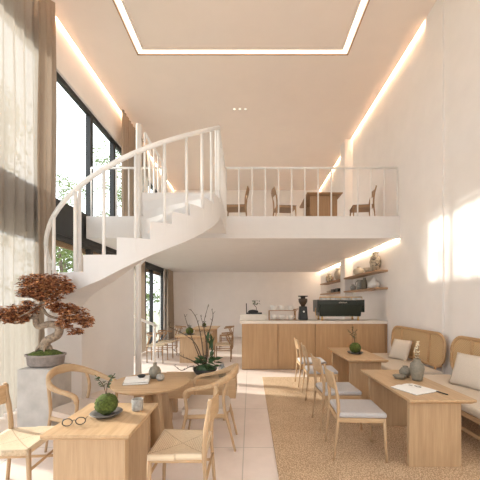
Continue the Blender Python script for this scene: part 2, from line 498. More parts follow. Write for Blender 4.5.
# plastered base closing in the lower flight
b = MB()
arc_solid(b, -152, -45, .91, .95, 0, 0, lambda t: 2.35 if t < -80 else (2.35 + (t + 80) / 35 * .92))
arc_solid(b, -152, -45, RO - .03, RO + .015, 0, 0, lambda t: SF(t) + .05)
b.build('base_wall', 'stair_plaster', st_)
b = MB(); arc_solid(b, -47, -44, .91, RO + .01, 0, 0, lambda t: SF(t) + .05); b.build('end_wall', 'stair_plaster', st_)
# landing
b = MB(); b.box(.0, RO + .02, 0, YS - CY, 3.08, ZT); b.build('landing', 'stair_plaster', st_)
b = MB(); b.tube([(-.03, -.03, 0), (-.02, -.03, 4.6)], .045, 14); b.build('newel_post', 'white_metal', st_)
rail_z = [(-174, 1.08), (-140, 1.45), (-90, 1.95), (-55, 2.46), (0, 3.26), (45, 3.90), (89, 4.56)]
pts = [pol(t, RO, 0) for t in [-174 + 263 * k / 60 for k in range(61)]]
sp_ = []
for k in range(61):
    t = -174 + 263 * k / 60
    z = sum(lerp_table(rail_z, t + d) for d in (-8, -4, 0, 4, 8)) / 5
    p = pol(t, RO, z); sp_.append(p)
sp_[-1].z = 4.56; sp_[0].z = 1.08
MB().tube(sp_, .03, 8, False, (.055, .06)).build('handrail', 'white_metal', st_)
RZ = lambda t: lerp_table(rail_z, t)
def stair_top(t):
    if t < -152: return 0
    for i in range(len(tops)):
        if t < edges[i + 1]: return tops[i]
    return ZT
for t in (-172, -160, -149, -133, -117, -101, -86, -71, -56, -35, -16, 1, 17.5, 33, 47, 60, 71, 80, 89):
    z0 = max(0, stair_top(t) - (.16 if t > -150 else 0))
    p = pol(t, RO, 0)
    r_ = .03 if t in (-172, 89) else .021
    MB().tube([(p.x, p.y, z0), (p.x, p.y, RZ(t))], r_, 8).build('baluster', 'white_metal', st_)

# mezzanine railings
def railing(name, label, p0, p1, n, z0=ZT, z1=4.53, post=()):
    a, c = Vector(p0), Vector(p1)
    t = thing(name, label, 'railing', (a.x, a.y, z0), 0, 'white mezzanine railings'); d = c - a; h = z1 - z0
    MB().tube([(0, 0, h), (d.x, d.y, h)], .02, 8, False, (.04, .045)).build('top_rail', 'white_metal', t)
    for i in range(n + 1):
        q = d * (i / n)
        MB().tube([(q.x, q.y, 0), (q.x, q.y, h)], .024 if i in post else .016, 8).build('baluster', 'white_metal', t)
    return t
railing('balcony_railing', 'long white railing on the mezzanine edge above the counter', (-.53, YS + .06, 0), (XR - .03, YS + .06, 0), 13, post=(0,))
railing('balcony_railing', 'white railing on the mezzanine edge between window wall and stair landing', (XL + .08, YS + .06, 0), (-1.83, YS + .06, 0), 6)
railing('landing_railing', 'white railing on right side of the stair landing', (CX + RO, CY + .04, 0), (CX + RO - .02, YS + .0, 0), 5, post=(0, 5))
railing('landing_railing', 'white railing on left side of the stair landing beside the tall newel', (CX + .03, CY + .12, 0), (CX + .03, YS + .0, 0), 5)

# ------------------------------------------------------------------ rug
o = MB().box(.26, 3.2, .6, 6.35, 0, .014, .005).build('rug', 'jute'); tag(o, 'large woven tan jute rug under the right hand tables', 'rug')

# ------------------------------------------------------------------ tables
def rect_table(label, x0, x1, y0, y1, h, inset=.05, top='oak_y', leg='oak_z', pan=.05, group=None, name='dining_table', z=0.0, yin=.12):
    cx, cy = (x0 + x1) / 2, (y0 + y1) / 2; hx, hy = (x1 - x0) / 2, (y1 - y0) / 2
    t = thing(name, label, 'table', (cx, cy, z), 0, group)
    b = MB(); b.hexa([(-hx + .03, -hy + .03, h - .045), (hx - .03, -hy + .03, h - .045), (hx - .03, hy - .03, h - .045), (-hx + .03, hy - .03, h - .045),
                      (-hx, -hy, h - .022), (hx, -hy, h - .022), (hx, hy, h - .022), (-hx, hy, h - .022)])
    b.box(-hx, hx, -hy, hy, h - .022, h, .004); b.build('tabletop', top, t)
    for s in (-1, 1):
        ya, yb = sorted((s * (hy - yin), s * (hy - yin - pan)))
        MB().box(-hx + inset, hx - inset, ya, yb, 0, h - .044, .004).build('leg_panel', leg, t)
    return t
G1 = 'oak tables along the bench'
rect_table('near oak slab table on the rug with open book and vases', 1.47, 2.09, 2.76, 4.0, .685, .06, group=G1, z=.014)
rect_table('farther oak slab table on the rug with a moss ball plant, near the counter', 1.53, 2.15, 4.65, 5.95, .685, .06, group=G1, z=.014)
rect_table('small square oak table at lower left with eyeglasses and moss ball', -1.39, -.80, 1.98, 2.62, .72, .05, yin=.06, pan=.06)
G2 = 'tables at the back under the mezzanine'
rect_table('rear oak table nearer the stair foot, under the mezzanine', -1.95, -1.1, 7.75, 8.95, .72, .1, group=G2)
rect_table('rearmost oak table close to the back wall under the mezzanine', -1.95, -1.1, 9.9, 11.1, .72, .1, group=G2)
rect_table('brown wooden table behind the railing on the mezzanine', 1.35, 2.2, 7.1, 8.2, .74, .1, 'walnut', 'walnut_z', z=ZT)

t = thing('round_table', 'round oak table with books and grey vases beside the two armchairs', 'table', (-1.10, 3.33, 0))
MB().lathe([(0, .68), (.385, .68), (.417, .70), (.422, .715), (.417, .72), (0, .72)], n=48).build('tabletop', 'oak_x', t)
for a in (20, 80, 140):
    M = Matrix.Rotation(R(a), 4, 'Z')
    MB().hexa([(-.27, -.02, 0), (.27, -.02, 0), (.27, .02, 0), (-.27, .02, 0), (-.16, -.02, .68), (.16, -.02, .68), (.16, .02, .68), (-.16, .02, .68)], .004, M).build('leg_panel', 'oak_z', t)

# ------------------------------------------------------------------ chairs (all built facing +x)
def leg_(b, p0, p1, r0, r1, n=10): return b.tube([p0, (Vector(p0) + Vector(p1)) / 2, p1], [r0, (r0 + r1) / 2, r1], n)
def woven_chair(label, loc, rz):
    t = thing('woven_chair', label, 'chair', loc, rz, 'woven seat chairs at the square table')
    for s in (-1, 1):
        leg_(MB(), (.215, s * .205, 0), (.205, s * .205, .455), .014, .019).build('leg', 'oak_z', t)
        MB().tube(spline([(-.235, s * .205, 0), (-.205, s * .205, .44), (-.225, s * .205, .68), (-.255, s * .2, .87)], 4), [.015] * 4 + [.02] * 5 + [.017] * 4, 10).build('leg', 'oak_z', t)
    b = MB(); n = 16; g = []
    for i in range(n + 1):
        row = []
        for j in range(n + 1):
            x = -.215 + .43 * i / n; y = (-.215 + .43 * j / n) * (1.06 if i > n / 2 else 1.0)
            e = min(1, 4 * min(i, n - i, j, n - j) / n)
            row.append(b.bm.verts.new((x, y, .462 - .018 * e * (1 - abs(x) - abs(y)))))
        g.append(row)
    for i in range(n):
        for j in range(n): b.face([g[i][j], g[i + 1][j], g[i + 1][j + 1], g[i][j + 1]], True)
    ex = bmesh.ops.extrude_face_region(b.bm, geom=list(b.bm.faces))
    for v in ex['geom']:
        if isinstance(v, bmesh.types.BMVert): v.co.z = .418
    b.build('seat', 'paper_cord', t)
    b = MB(); N = 12
    pts = [(-.238 - .045 * math.cos((k / N - .5) * math.pi), -.215 + .43 * k / N, .775) for k in range(N + 1)]
    b.tube(pts, .01, 12, False, (.02, .17)); b.build('backrest', 'oak_y', t)
    for s in (-1, 1):
        MB().tube([(-.225, s * .205, .2), (.21, s * .205, .2)], .012, 8).build('stretcher', 'oak_x', t)
        MB().tube([(-.222, s * .205, .405), (.21, s * .205, .405)], .014, 8).build('seat_rail', 'oak_x', t)
    MB().tube([(.212, -.205, .29), (.212, .205, .29)], .012, 8).build('stretcher', 'oak_y', t)
    MB().tube([(-.218, -.205, .26), (-.218, .205, .26)], .012, 8).build('stretcher', 'oak_y', t)
    return t
wc = woven_chair('woven seat chair cut off at the lower left corner', (-1.94, 2.52, 0), R(4))
dup(wc, 'woven seat chair on right side of the square table, back turned to the aisle', (-.55, 2.46, 0), R(180))

def armchair(label, loc, rz):
    t = thing('armchair', label, 'chair', loc, rz, 'round backed armchairs')
    half = [(.215, .262, .60), (.195, .272, .66), (.12, .288, .69), (-.02, .298, .715), (-.14, .282, .75), (-.25, .21, .80), (-.305, .105, .838)]
    path = half + [(-.32, 0, .845)] + [(x, -y, z) for x, y, z in reversed(half)]
    sm = spline(path, 5); n = len(sm)
    fl = []
    for i in range(n):
        k = 1 - abs(i / (n - 1) - .5) * 2
        fl.append((.044, .042 + .06 * max(0, (k - .4) / .6)))
    MB().tube(sm, .02, 12, False, fl).build('arm_rail', 'oak_y', t)
    for s in (-1, 1):
        MB().tube(spline([(.285, s * .235, 0), (.24, s * .245, .25), (.20, s * .255, .44), (.215, s * .262, .60), (.212, s * .264, .63)], 4), [.013] * 4 + [.018] * 13, 10).build('leg', 'oak_z', t)
        MB().tube(spline([(-.31, s * .2, 0), (-.25, s * .21, .25), (-.2, s * .225, .45), (-.19, s * .245, .62), (-.225, s * .235, .77)], 4), [.013] * 4 + [.018] * 13, 10).build('leg', 'oak_z', t)
        MB().tube([(.22, s * .25, .385), (-.215, s * .22, .385)], .016, 8, False, (.022, .05)).build('seat_rail', 'oak_x', t)
    MB().tube([(.222, -.25, .385), (.222, .25, .385)], .016, 8, False, (.022, .05)).build('seat_rail', 'oak_y', t)
    MB().prism([(.25, -.26), (.25, .26), (-.2, .225), (-.24, .12), (-.24, -.12), (-.2, -.225)], .41, .465, .018).build('seat', 'seat_taupe', t)
    return t
ac = armchair('round backed armchair between the plant pedestal and the round table', (-1.82, 3.28, 0), R(-20))
dup(ac, 'round backed armchair in front of the low bench, right of the round table', (-.47, 3.42, 0), R(180))

def dining_chair(label, loc, rz, group, seatm='cushion_grey', wx='oak_x', wy='oak_y', wz='oak_z', pad=True, name='dining_chair'):
    t = thing(name, label, 'chair', loc, rz, group)
    for s in (-1, 1):
        leg_(MB(), (.245, s * .215, 0), (.225, s * .21, .43), .011, .018).build('leg', wz, t)
        MB().tube(spline([(-.27, s * .205, 0), (-.225, s * .205, .42), (-.235, s * .205, .65), (-.285, s * .2, .88)], 4), [.011] * 3 + [.018] * 6 + [.014] * 4, 10).build('leg', wz, t)
    b = MB(); b.box(-.235, .24, -.225, .225, .385, .43, .006); b.build('seat_frame', wx, t)
    b = MB(); b.box(-.225, .25, -.225, .225, .43, .482 if pad else .445, .02 if pad else .006, None, 3); b.build('seat_cushion' if pad else 'seat', seatm, t)
    N = 10
    pts = [(-.262 - .03 * math.cos((k / N - .5) * math.pi), -.21 + .42 * k / N, .79) for k in range(N + 1)]
    MB().tube(pts, .01, 12, False, (.018, .19), (-.2, 0, 1)).build('backrest', wy, t)
    return t
G3 = 'cushioned chairs on the jute rug'
dc = dining_chair('grey cushioned oak chair at the near table, nearest the camera', (1.12, 3.2, .014), R(-3), G3)
dup(dc, 'grey cushioned oak chair at the near table, second from the camera', (1.13, 3.92, .014), R(2))
dup(dc, 'grey cushioned oak chair at the farther table, third from the camera', (1.17, 5.02, .014), R(-2))
dup(dc, 'grey cushioned oak chair closest to the counter, fourth from the camera', (1.17, 5.78, .014), R(0))
G4 = 'brown chairs on the mezzanine'
mc = dining_chair('brown chair on the mezzanine behind the railing, beside right wall', (2.72, 7.3, ZT), R(172), G4, 'seat_brown', 'walnut', 'walnut', 'walnut_z', False, 'mezzanine_chair')
dup(mc, 'brown chair on the mezzanine just left of the table', (.84, 7.35, ZT), R(6))
dup(mc, 'brown chair on the mezzanine at the left end of the long railing', (-.33, 7.3, ZT), R(178))

def wish_chair(label, loc, rz, group):
    t = thing('wishbone_chair', label, 'chair', loc, rz, group)
    for s in (-1, 1):
        leg_(MB(), (.23, s * .225, 0), (.215, s * .22, .455), .013, .018).build('leg', 'walnut_z', t)
        MB().tube(spline([(-.2, s * .18, 0), (-.2, s * .19, .42), (-.13, s * .24, .6), (-.08, s * .26, .73)], 4), [.013] * 3 + [.017] * 10, 8).build('leg', 'walnut_z', t)
        MB().tube([(-.2, s * .19, .3), (.22, s * .22, .3)], .011, 6).build('stretcher', 'walnut', t)
    half = [(.08, .27, .715), (-.08, .262, .73), (-.19, .19, .745)]
    path = half + [(-.245, 0, .765)] + [(x, -y, z) for x, y, z in reversed(half)]
    MB().tube(spline(path, 5), .02, 8, False, (.03, .04)).build('back_rail', 'walnut', t)
    MB().tube([(-.21, 0, .44), (-.22, 0, .6), (-.245, 0, .76)], .01, 8, False, (.02, .06), (0, 1, 0)).build('back_slat', 'walnut_z', t)
    MB().box(-.21, .225, -.225, .225, .43, .465, .012).build('seat', 'paper_cord', t)
    return t
G5 = 'curved back chairs at the rear tables'
wh = wish_chair('curved back chair left of the rear table, closest to the stair foot', (-2.5, 8.05, 0), 0, G5)
dup(wh, 'curved back chair left of the rear table, on its far end', (-2.42, 8.75, 0), 0)
dup(wh, 'curved back chair right of the rear table, sunlit near the aisle', (-.72, 8.2, 0), R(180))
dup(wh, 'curved back chair left of the rearmost table', (-2.35, 10.4, 0), 0)
dup(wh, 'curved back chair right of the rearmost table, by the back wall', (-.8, 10.4, 0), R(180))

# ------------------------------------------------------------------ bench seats with cane backs
def cane_bench(label, y0, y1):
    cy, L = (y0 + y1) / 2, (y1 - y0) / 2
    t = thing('cane_bench', label, 'bench', (2.70, cy, .014), 0, 'cane backed benches on the right wall')
    xb = .40; za, zb, rr = .52, 1.06, .2
    loop = []
    for (sy, sz, a0) in ((1, 1, 0), (-1, 1, 90), (-1, -1, 180), (1, -1, 270)):
        for k in range(7):
            a = R(a0 + 15 * k)
            cyy, czz = sy * (L - rr - .03), (zb - rr if sz > 0 else za + rr)
            y, z = cyy + rr * math.cos(a), czz + rr * math.sin(a)
            loop.append((xb + .06 * (z - za), y, z))
    MB().tube(loop, .03, 10, True, (.055, .04), (1, 0, 0)).build('back_frame', 'rattan', t)
    b = MB(); vs = [b.bm.verts.new((x, y, z)) for x, y, z in loop]; f = b.face(vs)
    ex = bmesh.ops.extrude_face_region(b.bm, geom=[f])
    for v in ex['geom']:
        if isinstance(v, bmesh.types.BMVert): v.co.x += .012
    b.build('cane_panel', 'cane', t)
    for y in (-L * .52, L * .52):
        MB().tube([(xb - .005, y, za + .01), (xb + .06 * (zb - za) - .005, y, zb - .01)], .02, 8, False, (.05, .03), (1, 0, 0)).build('back_stile', 'rattan', t)
    MB().box(-.36, .40, -L, L, .33, .385, .008).build('seat_frame', 'oak_y', t)
    MB().box(-.37, .39, -L + .01, L - .01, .386, .47, .03, None, 3).build('seat_cushion', 'cushion_beige', t)
    for sx in (-.3, .34):
        for sy in (-1, 1):
            leg_(MB(), (sx * 1.06, sy * (L - .1), 0), (sx, sy * (L - .14), .335), .018, .026).build('leg', 'oak_z', t)
    for sy in (-1, 1):
        MB().tube([(.36, sy * (L - .2), .36), (.375, sy * (L - .2), .53)], .018, 8).build('back_support', 'rattan', t)
    MB().box(-.31, -.27, -L + .13, L - .13, .14, .18, .006).build('stretcher', 'oak_y', t)
    return t
cane_bench('cane backed bench nearer the counter, with one square pillow', 4.78, 6.6)
cane_bench('nearest cane backed bench, cut off by the right picture edge', 2.83, 4.66)

def pillow(label, loc, rot, s=.42, th=.15):
    b = MB(); n = 14
    def zf(u, v): return th / 2 * ((1 - abs(u) ** 2.6) * (1 - abs(v) ** 2.6)) ** .55
    sides = []
    for sg in (1, -1):
        g = []
        for i in range(n + 1):
            row = []
            for j in range(n + 1):
                u, v = -1 + 2 * i / n, -1 + 2 * j / n
                pin = 1 - .05 * (1 - v * v) if abs(u) == 1 else 1
                k = 1 - .06 * ((1 - abs(u)) * 0 + (1 - v * v) * abs(u) ** 4 * .8); k2 = 1 - .06 * (1 - u * u) * abs(v) ** 4 * .8
                row.append(b.bm.verts.new((u * s / 2 * k, v * s / 2 * k2, sg * zf(u, v))))
            g.append(row)
        for i in range(n):
            for j in range(n): b.face([g[i][j], g[i + 1][j], g[i + 1][j + 1], g[i][j + 1]], True)
    bmesh.ops.remove_doubles(b.bm, verts=b.bm.verts, dist=.0008)
    o = b.build('pillow', 'cushion_beige'); o.location = loc; o.rotation_euler = rot
    return tag(o, label, 'pillow', 'square bench pillows')
pillow('beige pillow leaning on the cane bench nearer the counter', (2.93, 5.85, .675), (R(0), R(-66), R(24)))
pillow('beige pillow leaning on the nearest cane bench at right edge', (2.90, 3.95, .69), (R(0), R(-66), R(22)), .46)

# ------------------------------------------------------------------ counter
ct = thing('bar_counter', 'long oak panelled bar counter with pale stone top', 'counter', (0, 7.06, 0))
MB().box(-.24, XR - .01, 0, .7, 1.085, 1.155, .006).build('worktop', 'countertop', ct)
MB().box(-.19, XR - .06, .05, .64, 0, 1.085).build('carcass', 'walnut_z', ct)
xs = [-.2, .66, 1.54, 2.42, XR - .06]
for a, c in zip(xs, xs[1:]):
    MB().box(a + .007, c - .007, .022, .05, .012, 1.083, .002).build('front_panel', 'oak_counter', ct)
MB().box(XR - .055, XR - .012, .015, .66, 0, 1.084).build('end_panel', 'walnut_z', ct)
ZK = 1.156
o = MB().box(-.24, .42, 7.42, 7.72, ZK, ZK + .14, .006).build('display_plinth', 'countertop'); tag(o, 'low pale stone plinth on left end of the counter', 'plinth')
t = thing('bonsai_tray', 'black tray with a tiny dark bonsai on the plinth at counter left', 'plant', (.10, 7.57, ZK + .14))
MB().box(-.2, .2, -.08, .08, 0, .04, .006).build('tray', 'black_matte', t)
rng = random.Random(3)
MB().ball((-.02, 0, .06), .13, (1, .45, .4), .06, 3, rng).build('rock', 'black_matte', t)
MB().tube([(-.19, 0, .03), (-.19, 0, .27)], .012, 6).build('upright', 'black_matte', t)
MB().tube(spline([(.05, 0, .06), (.06, 0, .16), (.0, .01, .24), (.03, 0, .33)], 4), .007, 6).build('stem', 'twig', t)
b = MB()
for k in range(30): b.leaf((rng.choice((0.0, .06, .1)) + rng.uniform(-.04, .04), rng.uniform(-.03, .03), rng.choice((.33, .27, .24)) + rng.uniform(-.02, .02)), (rng.uniform(-1, 1), rng.uniform(-1, 1), rng.uniform(-.2, .3)), .05, .03)
b.build('leaf_cluster', 'leaf_dark', t)

# cup rack and cups
t = thing('cup_rack', 'low wooden cup stand on the counter left of the grinder', 'rack', (.79, 7.4, ZK))
MB().box(-.33, .36, -.09, .09, .225, .24).build('shelf_board', 'walnut', t)
MB().box(-.33, .36, -.09, .09, 0, .012).build('base_board', 'walnut', t)
for x in (-.32, .32): 
    for y in (-.08, .08): MB().box(x - .012, x + .012, y - .01, y + .01, .012, .225).build('leg', 'walnut_z', t)
MB().tube([(.28, 0, .255), (.40, -.02, .275)], .014, 8).build('handle', 'walnut', t)
def cup(label, loc, r=.07, h=.12, mat='white_ceramic', group=None, saucer=False, name='coffee_cup', handle=True):
    t = thing(name, label, 'cup', loc, 0, group)
    MB().lathe([(0, 0), (r * .62, 0), (r * .7, .01), (r * .95, h * .6), (r, h), (r * .92, h), (r * .85, h * .6), (r * .6, .012), (0, .012)], n=20).build('bowl', mat, t)
    if handle: MB().tube(spline([(r * .9, 0, h * .8), (r * 1.4, 0, h * .7), (r * 1.35, 0, h * .4), (r * .85, 0, h * .3)], 4), .008, 6).build('handle', mat, t)
    return t
c0 = None
W3 = ('left', 'middle', 'right')
for i, x in enumerate((-.21, .0, .21)):
    lab = f'white cup on {W3[i]} side of the cup stand top' if i != 1 else 'white cup in the middle of the cup stand top'
    if c0 is None: c0 = cup(lab, (.79 + x, 7.4, ZK + .241), .075, .12, group='white cups on the cup stand')
    else: dup(c0, lab, (.79 + x, 7.4, ZK + .241))
    dup(c0, f'white cup under the cup stand shelf, {W3[i]} of three', (.79 + x, 7.4, ZK + .013))
# grinder
t = thing('coffee_grinder', 'black coffee grinder with bean hopper between cup stand and espresso machine', 'grinder', (1.31, 7.42, ZK))
MB().hexa([(-.105, -.12, 0), (.105, -.12, 0), (.105, .12, 0), (-.105, .12, 0), (-.085, -.1, .34), (.085, -.1, .34), (.085, .1, .34), (-.085, .1, .34)], .02).build('body', 'black_matte', t)
MB().lathe([(.05, .34), (.06, .37), (.105, .44), (.115, .52), (.1, .525), (.1, .53), (0, .53)], n=24).build('hopper', 'bean_tint', t)
MB().lathe([(.06, .53), (.06, .57), (.12, .575), (.12, .60), (0, .60)], n=24).build('lid', 'black_matte', t)
d_ = MB().lathe([(0, 0), (.022, 0), (.022, .006), (0, .006)], n=16).build('dial', 'white_ceramic', t)
d_.location = (0, -.118, .21); d_.rotation_euler = (R(90), 0, 0)
# espresso machine
em = thing('espresso_machine', 'wide dark green espresso machine on brass legs on the counter', 'coffee machine', (2.17, 7.42, ZK)); em.scale = (.94, 1, 1)
MB().hexa([(-.52, -.24, .1), (.52, -.24, .1), (.52, .24, .1), (-.52, .24, .1), (-.54, -.27, .40), (.54, -.27, .40), (.54, .25, .40), (-.54, .25, .40)], .02).build('body', 'machine_green', em)
MB().box(-.58, .58, -.28, .26, .37, .49, .015).build('upper_body', 'machine_green', em)
MB().box(-.6, -.55, -.27, .25, .2, .5, .01).build('side_panel', 'machine_green', em)
MB().box(.55, .6, -.27, .25, .2, .5, .01).build('side_panel', 'machine_green', em)
for x in (-.46, .46):
    for y in (-.2, .2): MB().tube([(x, y, 0), (x, y, .11)], [.03, .022], 10).build('leg', 'brass', em)
MB().tube([(-.54, -.25, .56), (.54, -.25, .56)], .012, 6).build('cup_rail', 'brass', em)
for x in (-.54, -.27, 0, .27, .54): MB().tube([(x, -.25, .48), (x, -.25, .56)], .006, 6).build('rail_post', 'brass', em)
MB().tube([(-.06 + .012 * k, -.283, .43 + .014 * math.sin(k * 2.1)) for k in range(18)], .004, 5).build('script_emblem', 'countertop', em)
MB().tube(spline([(-.6, -.1, .3), (-.635, -.2, .2), (-.62, -.25, .05)], 4), .01, 6).build('steam_wand', 'brass', em)
e0 = None
ORD = ('first', 'second', 'third', 'fourth', 'fifth', 'sixth', 'seventh', 'eighth')
for i in range(8):
    loc = (2.17 - .42 + .12 * i, 7.36, ZK + .491); lab = f'small white cup on top of the espresso machine, {ORD[i]} from the left'
    if e0 is None: e0 = cup(lab, loc, .045, .085, group='cups on the espresso machine', name='espresso_cup')
    else: dup(e0, lab, loc)

# ------------------------------------------------------------------ shelves and jars
def shelf(label, y0, y1, z):
    o = MB().box(XR - .29, XR, y0, y1, z - .045, z, .004).build('wall_shelf', 'shelf_oak'); return tag(o, label, 'shelf', 'oak wall shelves')
ZS1, ZS2 = 2.36, 1.945
shelf('upper oak shelf on the right wall in front of the pilaster', 7.06, 9.49, ZS1)
shelf('lower oak shelf on the right wall in front of the pilaster', 7.06, 9.49, ZS2)
shelf('upper oak shelf on the right wall behind the pilaster', 9.96, 12.7, ZS1)
shelf('lower oak shelf on the right wall behind the pilaster', 9.96, 12.7, ZS2)
def vase(name, label, prof, loc, mat, cat='vase', n=24, group=None):
    o = MB().lathe(prof, n=n).build(name, mat); o.location = loc; return tag(o, label, cat, group)
J = 'pottery on the wall shelves'
xs_ = XR - .16
def jarp(r, h, neck=.45): return [(0, 0), (r * .55, 0), (r * .85, h * .2), (r, h * .5), (r * .8, h * .76), (r * neck, h * .86), (r * neck, h * .93), (r * (neck + .15), h), (r * (neck - .05), h), (r * (neck - .1), h * .85), (0, h * .8)]
vase('mottled_jar', 'tall dark mottled jar at right end of the upper shelf', jarp(.135, .46), (xs_, 7.4, ZS1), 'mottled_jar', 'jar', group=J)
vase('clay_bowl', 'beige bowl beside the mottled jar on the upper shelf', [(0, 0), (.06, 0), (.13, .13), (.12, .13), (.05, .015), (0, .015)], (xs_, 7.85, ZS1), 'pale_ceramic', 'bowl', group=J)
vase('round_jar', 'squat round pale jar on the upper shelf near the pilaster', jarp(.15, .24, .25), (xs_, 8.55, ZS1), 'pale_ceramic', 'jar', group=J)
vase('tall_jar', 'pale jar on the upper shelf right behind the pilaster', jarp(.16, .4), (xs_, 10.45, ZS1), 'pale_ceramic', 'jar', group=J)
vase('mottled_jar', 'dark mottled jar on the upper shelf behind the pilaster', jarp(.14, .34), (xs_, 11.7, ZS1), 'mottled_jar', 'jar', group=J)
vase('tea_pot_jar', 'white lidded jar at right end of the lower shelf', [(0, 0), (.09, 0), (.14, .06), (.15, .12), (.1, .18), (.06, .19), (.055, .24), (.02, .25), (.02, .28), (0, .28)], (xs_, 7.5, ZS2), 'white_ceramic', 'jar', group=J)
vase('bottle_vase', 'dark slender bottle on the lower shelf', [(0, 0), (.06, 0), (.075, .1), (.06, .22), (.035, .28), (.04, .31), (0, .3)], (xs_, 8.1, ZS2), 'vase_grey', 'bottle', group=J)
t = thing('ceramic_pitcher', 'grey pitcher with handle on the lower shelf beside the dark bottle', 'pitcher', (xs_, 8.42, ZS2), R(200), J)
MB().lathe([(0, 0), (.08, 0), (.1, .08), (.075, .2), (.085, .27), (.075, .27), (.065, .2), (0, .05)], n=20).build('body', 'stone_grey', t)
MB().tube(spline([(.08, 0, .24), (.15, 0, .2), (.14, 0, .1), (.095, 0, .07)], 4), .012, 6).build('handle', 'stone_grey', t)
vase('small_jar', 'small grey jar on the lower shelf next to the pilaster', jarp(.09, .18), (xs_, 9.0, ZS2), 'stone_grey', 'jar', group=J)
for k, (y, w_, h_, m_) in enumerate(((10.35, .3, .09, 'black_matte'), (10.9, .32, .08, 'plate_dark'), (11.5, .3, .05, 'pale_ceramic'))):
    t = thing('storage_box', ('black box on the lower shelf right behind the pilaster', 'dark grey box on the lower shelf, middle one behind the pilaster', 'flat pale box on the lower shelf toward the back wall')[k], 'box', (xs_, y, ZS2), 0, 'boxes on the lower shelf')
    MB().box(-.11, .11, -w_ / 2, w_ / 2, 0, h_, .006).build('body', m_, t); MB().box(-.115, .115, -w_ / 2 - .005, w_ / 2 + .005, h_, h_ + .035, .006).build('lid', m_, t)

# ------------------------------------------------------------------ moss balls
def moss_ball(label, plabel, loc, r, seed, leafm='leaf_green', tall=.2, n=3, dx=0):
    rng = random.Random(seed)
    vase('plate', plabel, [(0, 0), (r * .9, 0), (r * 1.3, .018), (r * 1.42, .026), (r * 1.38, .03), (r * .9, .012), (0, .012)], loc, 'plate_dark', 'plate', 32, 'dark plates under moss balls')
    t = thing('moss_ball_plant', label, 'plant', (loc[0], loc[1], loc[2] + .012), 0, 'moss ball plants')
    MB().ball((0, 0, r * .93), r, (1, 1, .95), .05, 4, rng).build('moss_ball', 'moss', t)
    b, lf = MB(), MB()
    for k in range(n):
        a = rng.uniform(0, 6.28); h = tall * rng.uniform(.6, 1)
        p = spline([(0, 0, r * 1.7), (dx * .4 + .02 * math.cos(a), .02 * math.sin(a), r * 1.9 + h * .5), (dx + .08 * math.cos(a) * n / 3, .05 * math.sin(a), r * 1.9 + h)], 5)
        b.tube(p, .0028, 5)
        for q in p[4:]:
            for _ in range(2): lf.leaf(q, (rng.uniform(-1, 1), rng.uniform(-1, 1), rng.uniform(-.3, .6)), rng.uniform(.02, .035) * (1 + r * 3), .014)
    b.build('stem', 'twig', t); lf.build('leaf_cluster', leafm, t)
moss_ball('moss ball with thin sprig on the small square table', 'dark plate under the moss ball on the square table', (-1.115, 2.33, .721), .083, 5, 'leaf_dark', .15, 3, -.02)
moss_ball('moss ball with leafy sprig on the farther bench table', 'dark plate under the moss ball on the farther bench table', (1.84, 5.25, .70), .095, 6, 'leaf_green', .30, 3, -.06)
moss_ball('moss ball on the rear table nearer the stair foot', 'dark plate on the rear table nearer the stair foot', (-1.62, 8.05, .721), .10, 7, 'leaf_dark', .05, 2)
moss_ball('moss ball on the rearmost table by the back wall', 'dark plate on the rearmost table by the back wall', (-1.62, 10.6, .721), .07, 8, 'leaf_dark', .05, 2)

# ------------------------------------------------------------------ small things on the left tables
vase('stone_cup', 'grey speckled cup on the square table beside the moss ball', [(0, 0), (.038, 0), (.044, .01), (.046, .09), (.042, .092), (.039, .085), (.036, .015), (0, .015)], (-.915, 2.44, .721), 'stone_grey', 'cup')
g = thing('eyeglasses', 'thin black eyeglasses lying on the square table', 'eyeglasses', (-1.25, 2.13, .721), R(20)); g.scale = (1.15, 1.15, 1.15)
for s in (-1, 1):
    lp = [(s * .036 + .027 * math.cos(2 * math.pi * k / 20), 0, .026 + .022 * math.sin(2 * math.pi * k / 20)) for k in range(20)]
    MB().tube(lp, .003, 6, True).build('lens_rim', 'black_matte', g)
    MB().tube(spline([(s * .063, 0, .034), (s * .066, .05, .03), (s * .06, .12, .006)], 4), .002, 6).build('temple', 'black_matte', g)
MB().tube([(-.01, 0, .032), (0, 0, .036), (.01, 0, .032)], .002, 6).build('bridge', 'black_matte', g)
def book(label, loc, rz, w_, d_, h_, cover):
    t = thing('book', label, 'book', loc, rz, 'stacked books on the round table')
    MB().box(-w_ / 2, w_ / 2, -d_ / 2, d_ / 2, 0, .003).build('cover', cover, t)
    MB().box(-w_ / 2, w_ / 2, -d_ / 2, d_ / 2, h_ - .003, h_).build('cover', cover, t)
    MB().box(-w_ / 2, -w_ / 2 + .003, -d_ / 2, d_ / 2, .003, h_ - .003).build('spine', cover, t)
    MB().box(-w_ / 2 + .003, w_ / 2 - .006, -d_ / 2 + .005, d_ / 2 - .005, .003, h_ - .003).build('pages', 'paper', t)
book('grey book at the bottom of the stack on the round table', (-1.235, 3.28, .721), R(12), .26, .2, .022, 'stone_grey')
book('white book on top of the stack on the round table', (-1.235, 3.285, .7435), R(16), .25, .2, .024, 'paper')
vase('ink_dish', 'small black dish on top of the white book', [(0, 0), (.03, 0), (.045, .022), (.038, .026), (.02, .01), (0, .01)], (-1.20, 3.32, .768), 'black_matte', 'dish')
vase('ribbed_vase', 'grey bottle vase with narrow neck on the round table', [(0, 0), (.05, 0), (.066, .03), (.068, .085), (.05, .125), (.022, .14), (.02, .165), (.026, .175), (.016, .175), (0, .15)], (-1.10, 3.47, .721), 'vase_grey')
vase('pebble_vase', 'small round grey pot beside the bottle vase on round table', [(0, 0), (.025, 0), (.043, .02), (.046, .045), (.032, .068), (.015, .075), (.01, .07), (0, .06)], (-1.005, 3.36, .721), 'stone_grey')

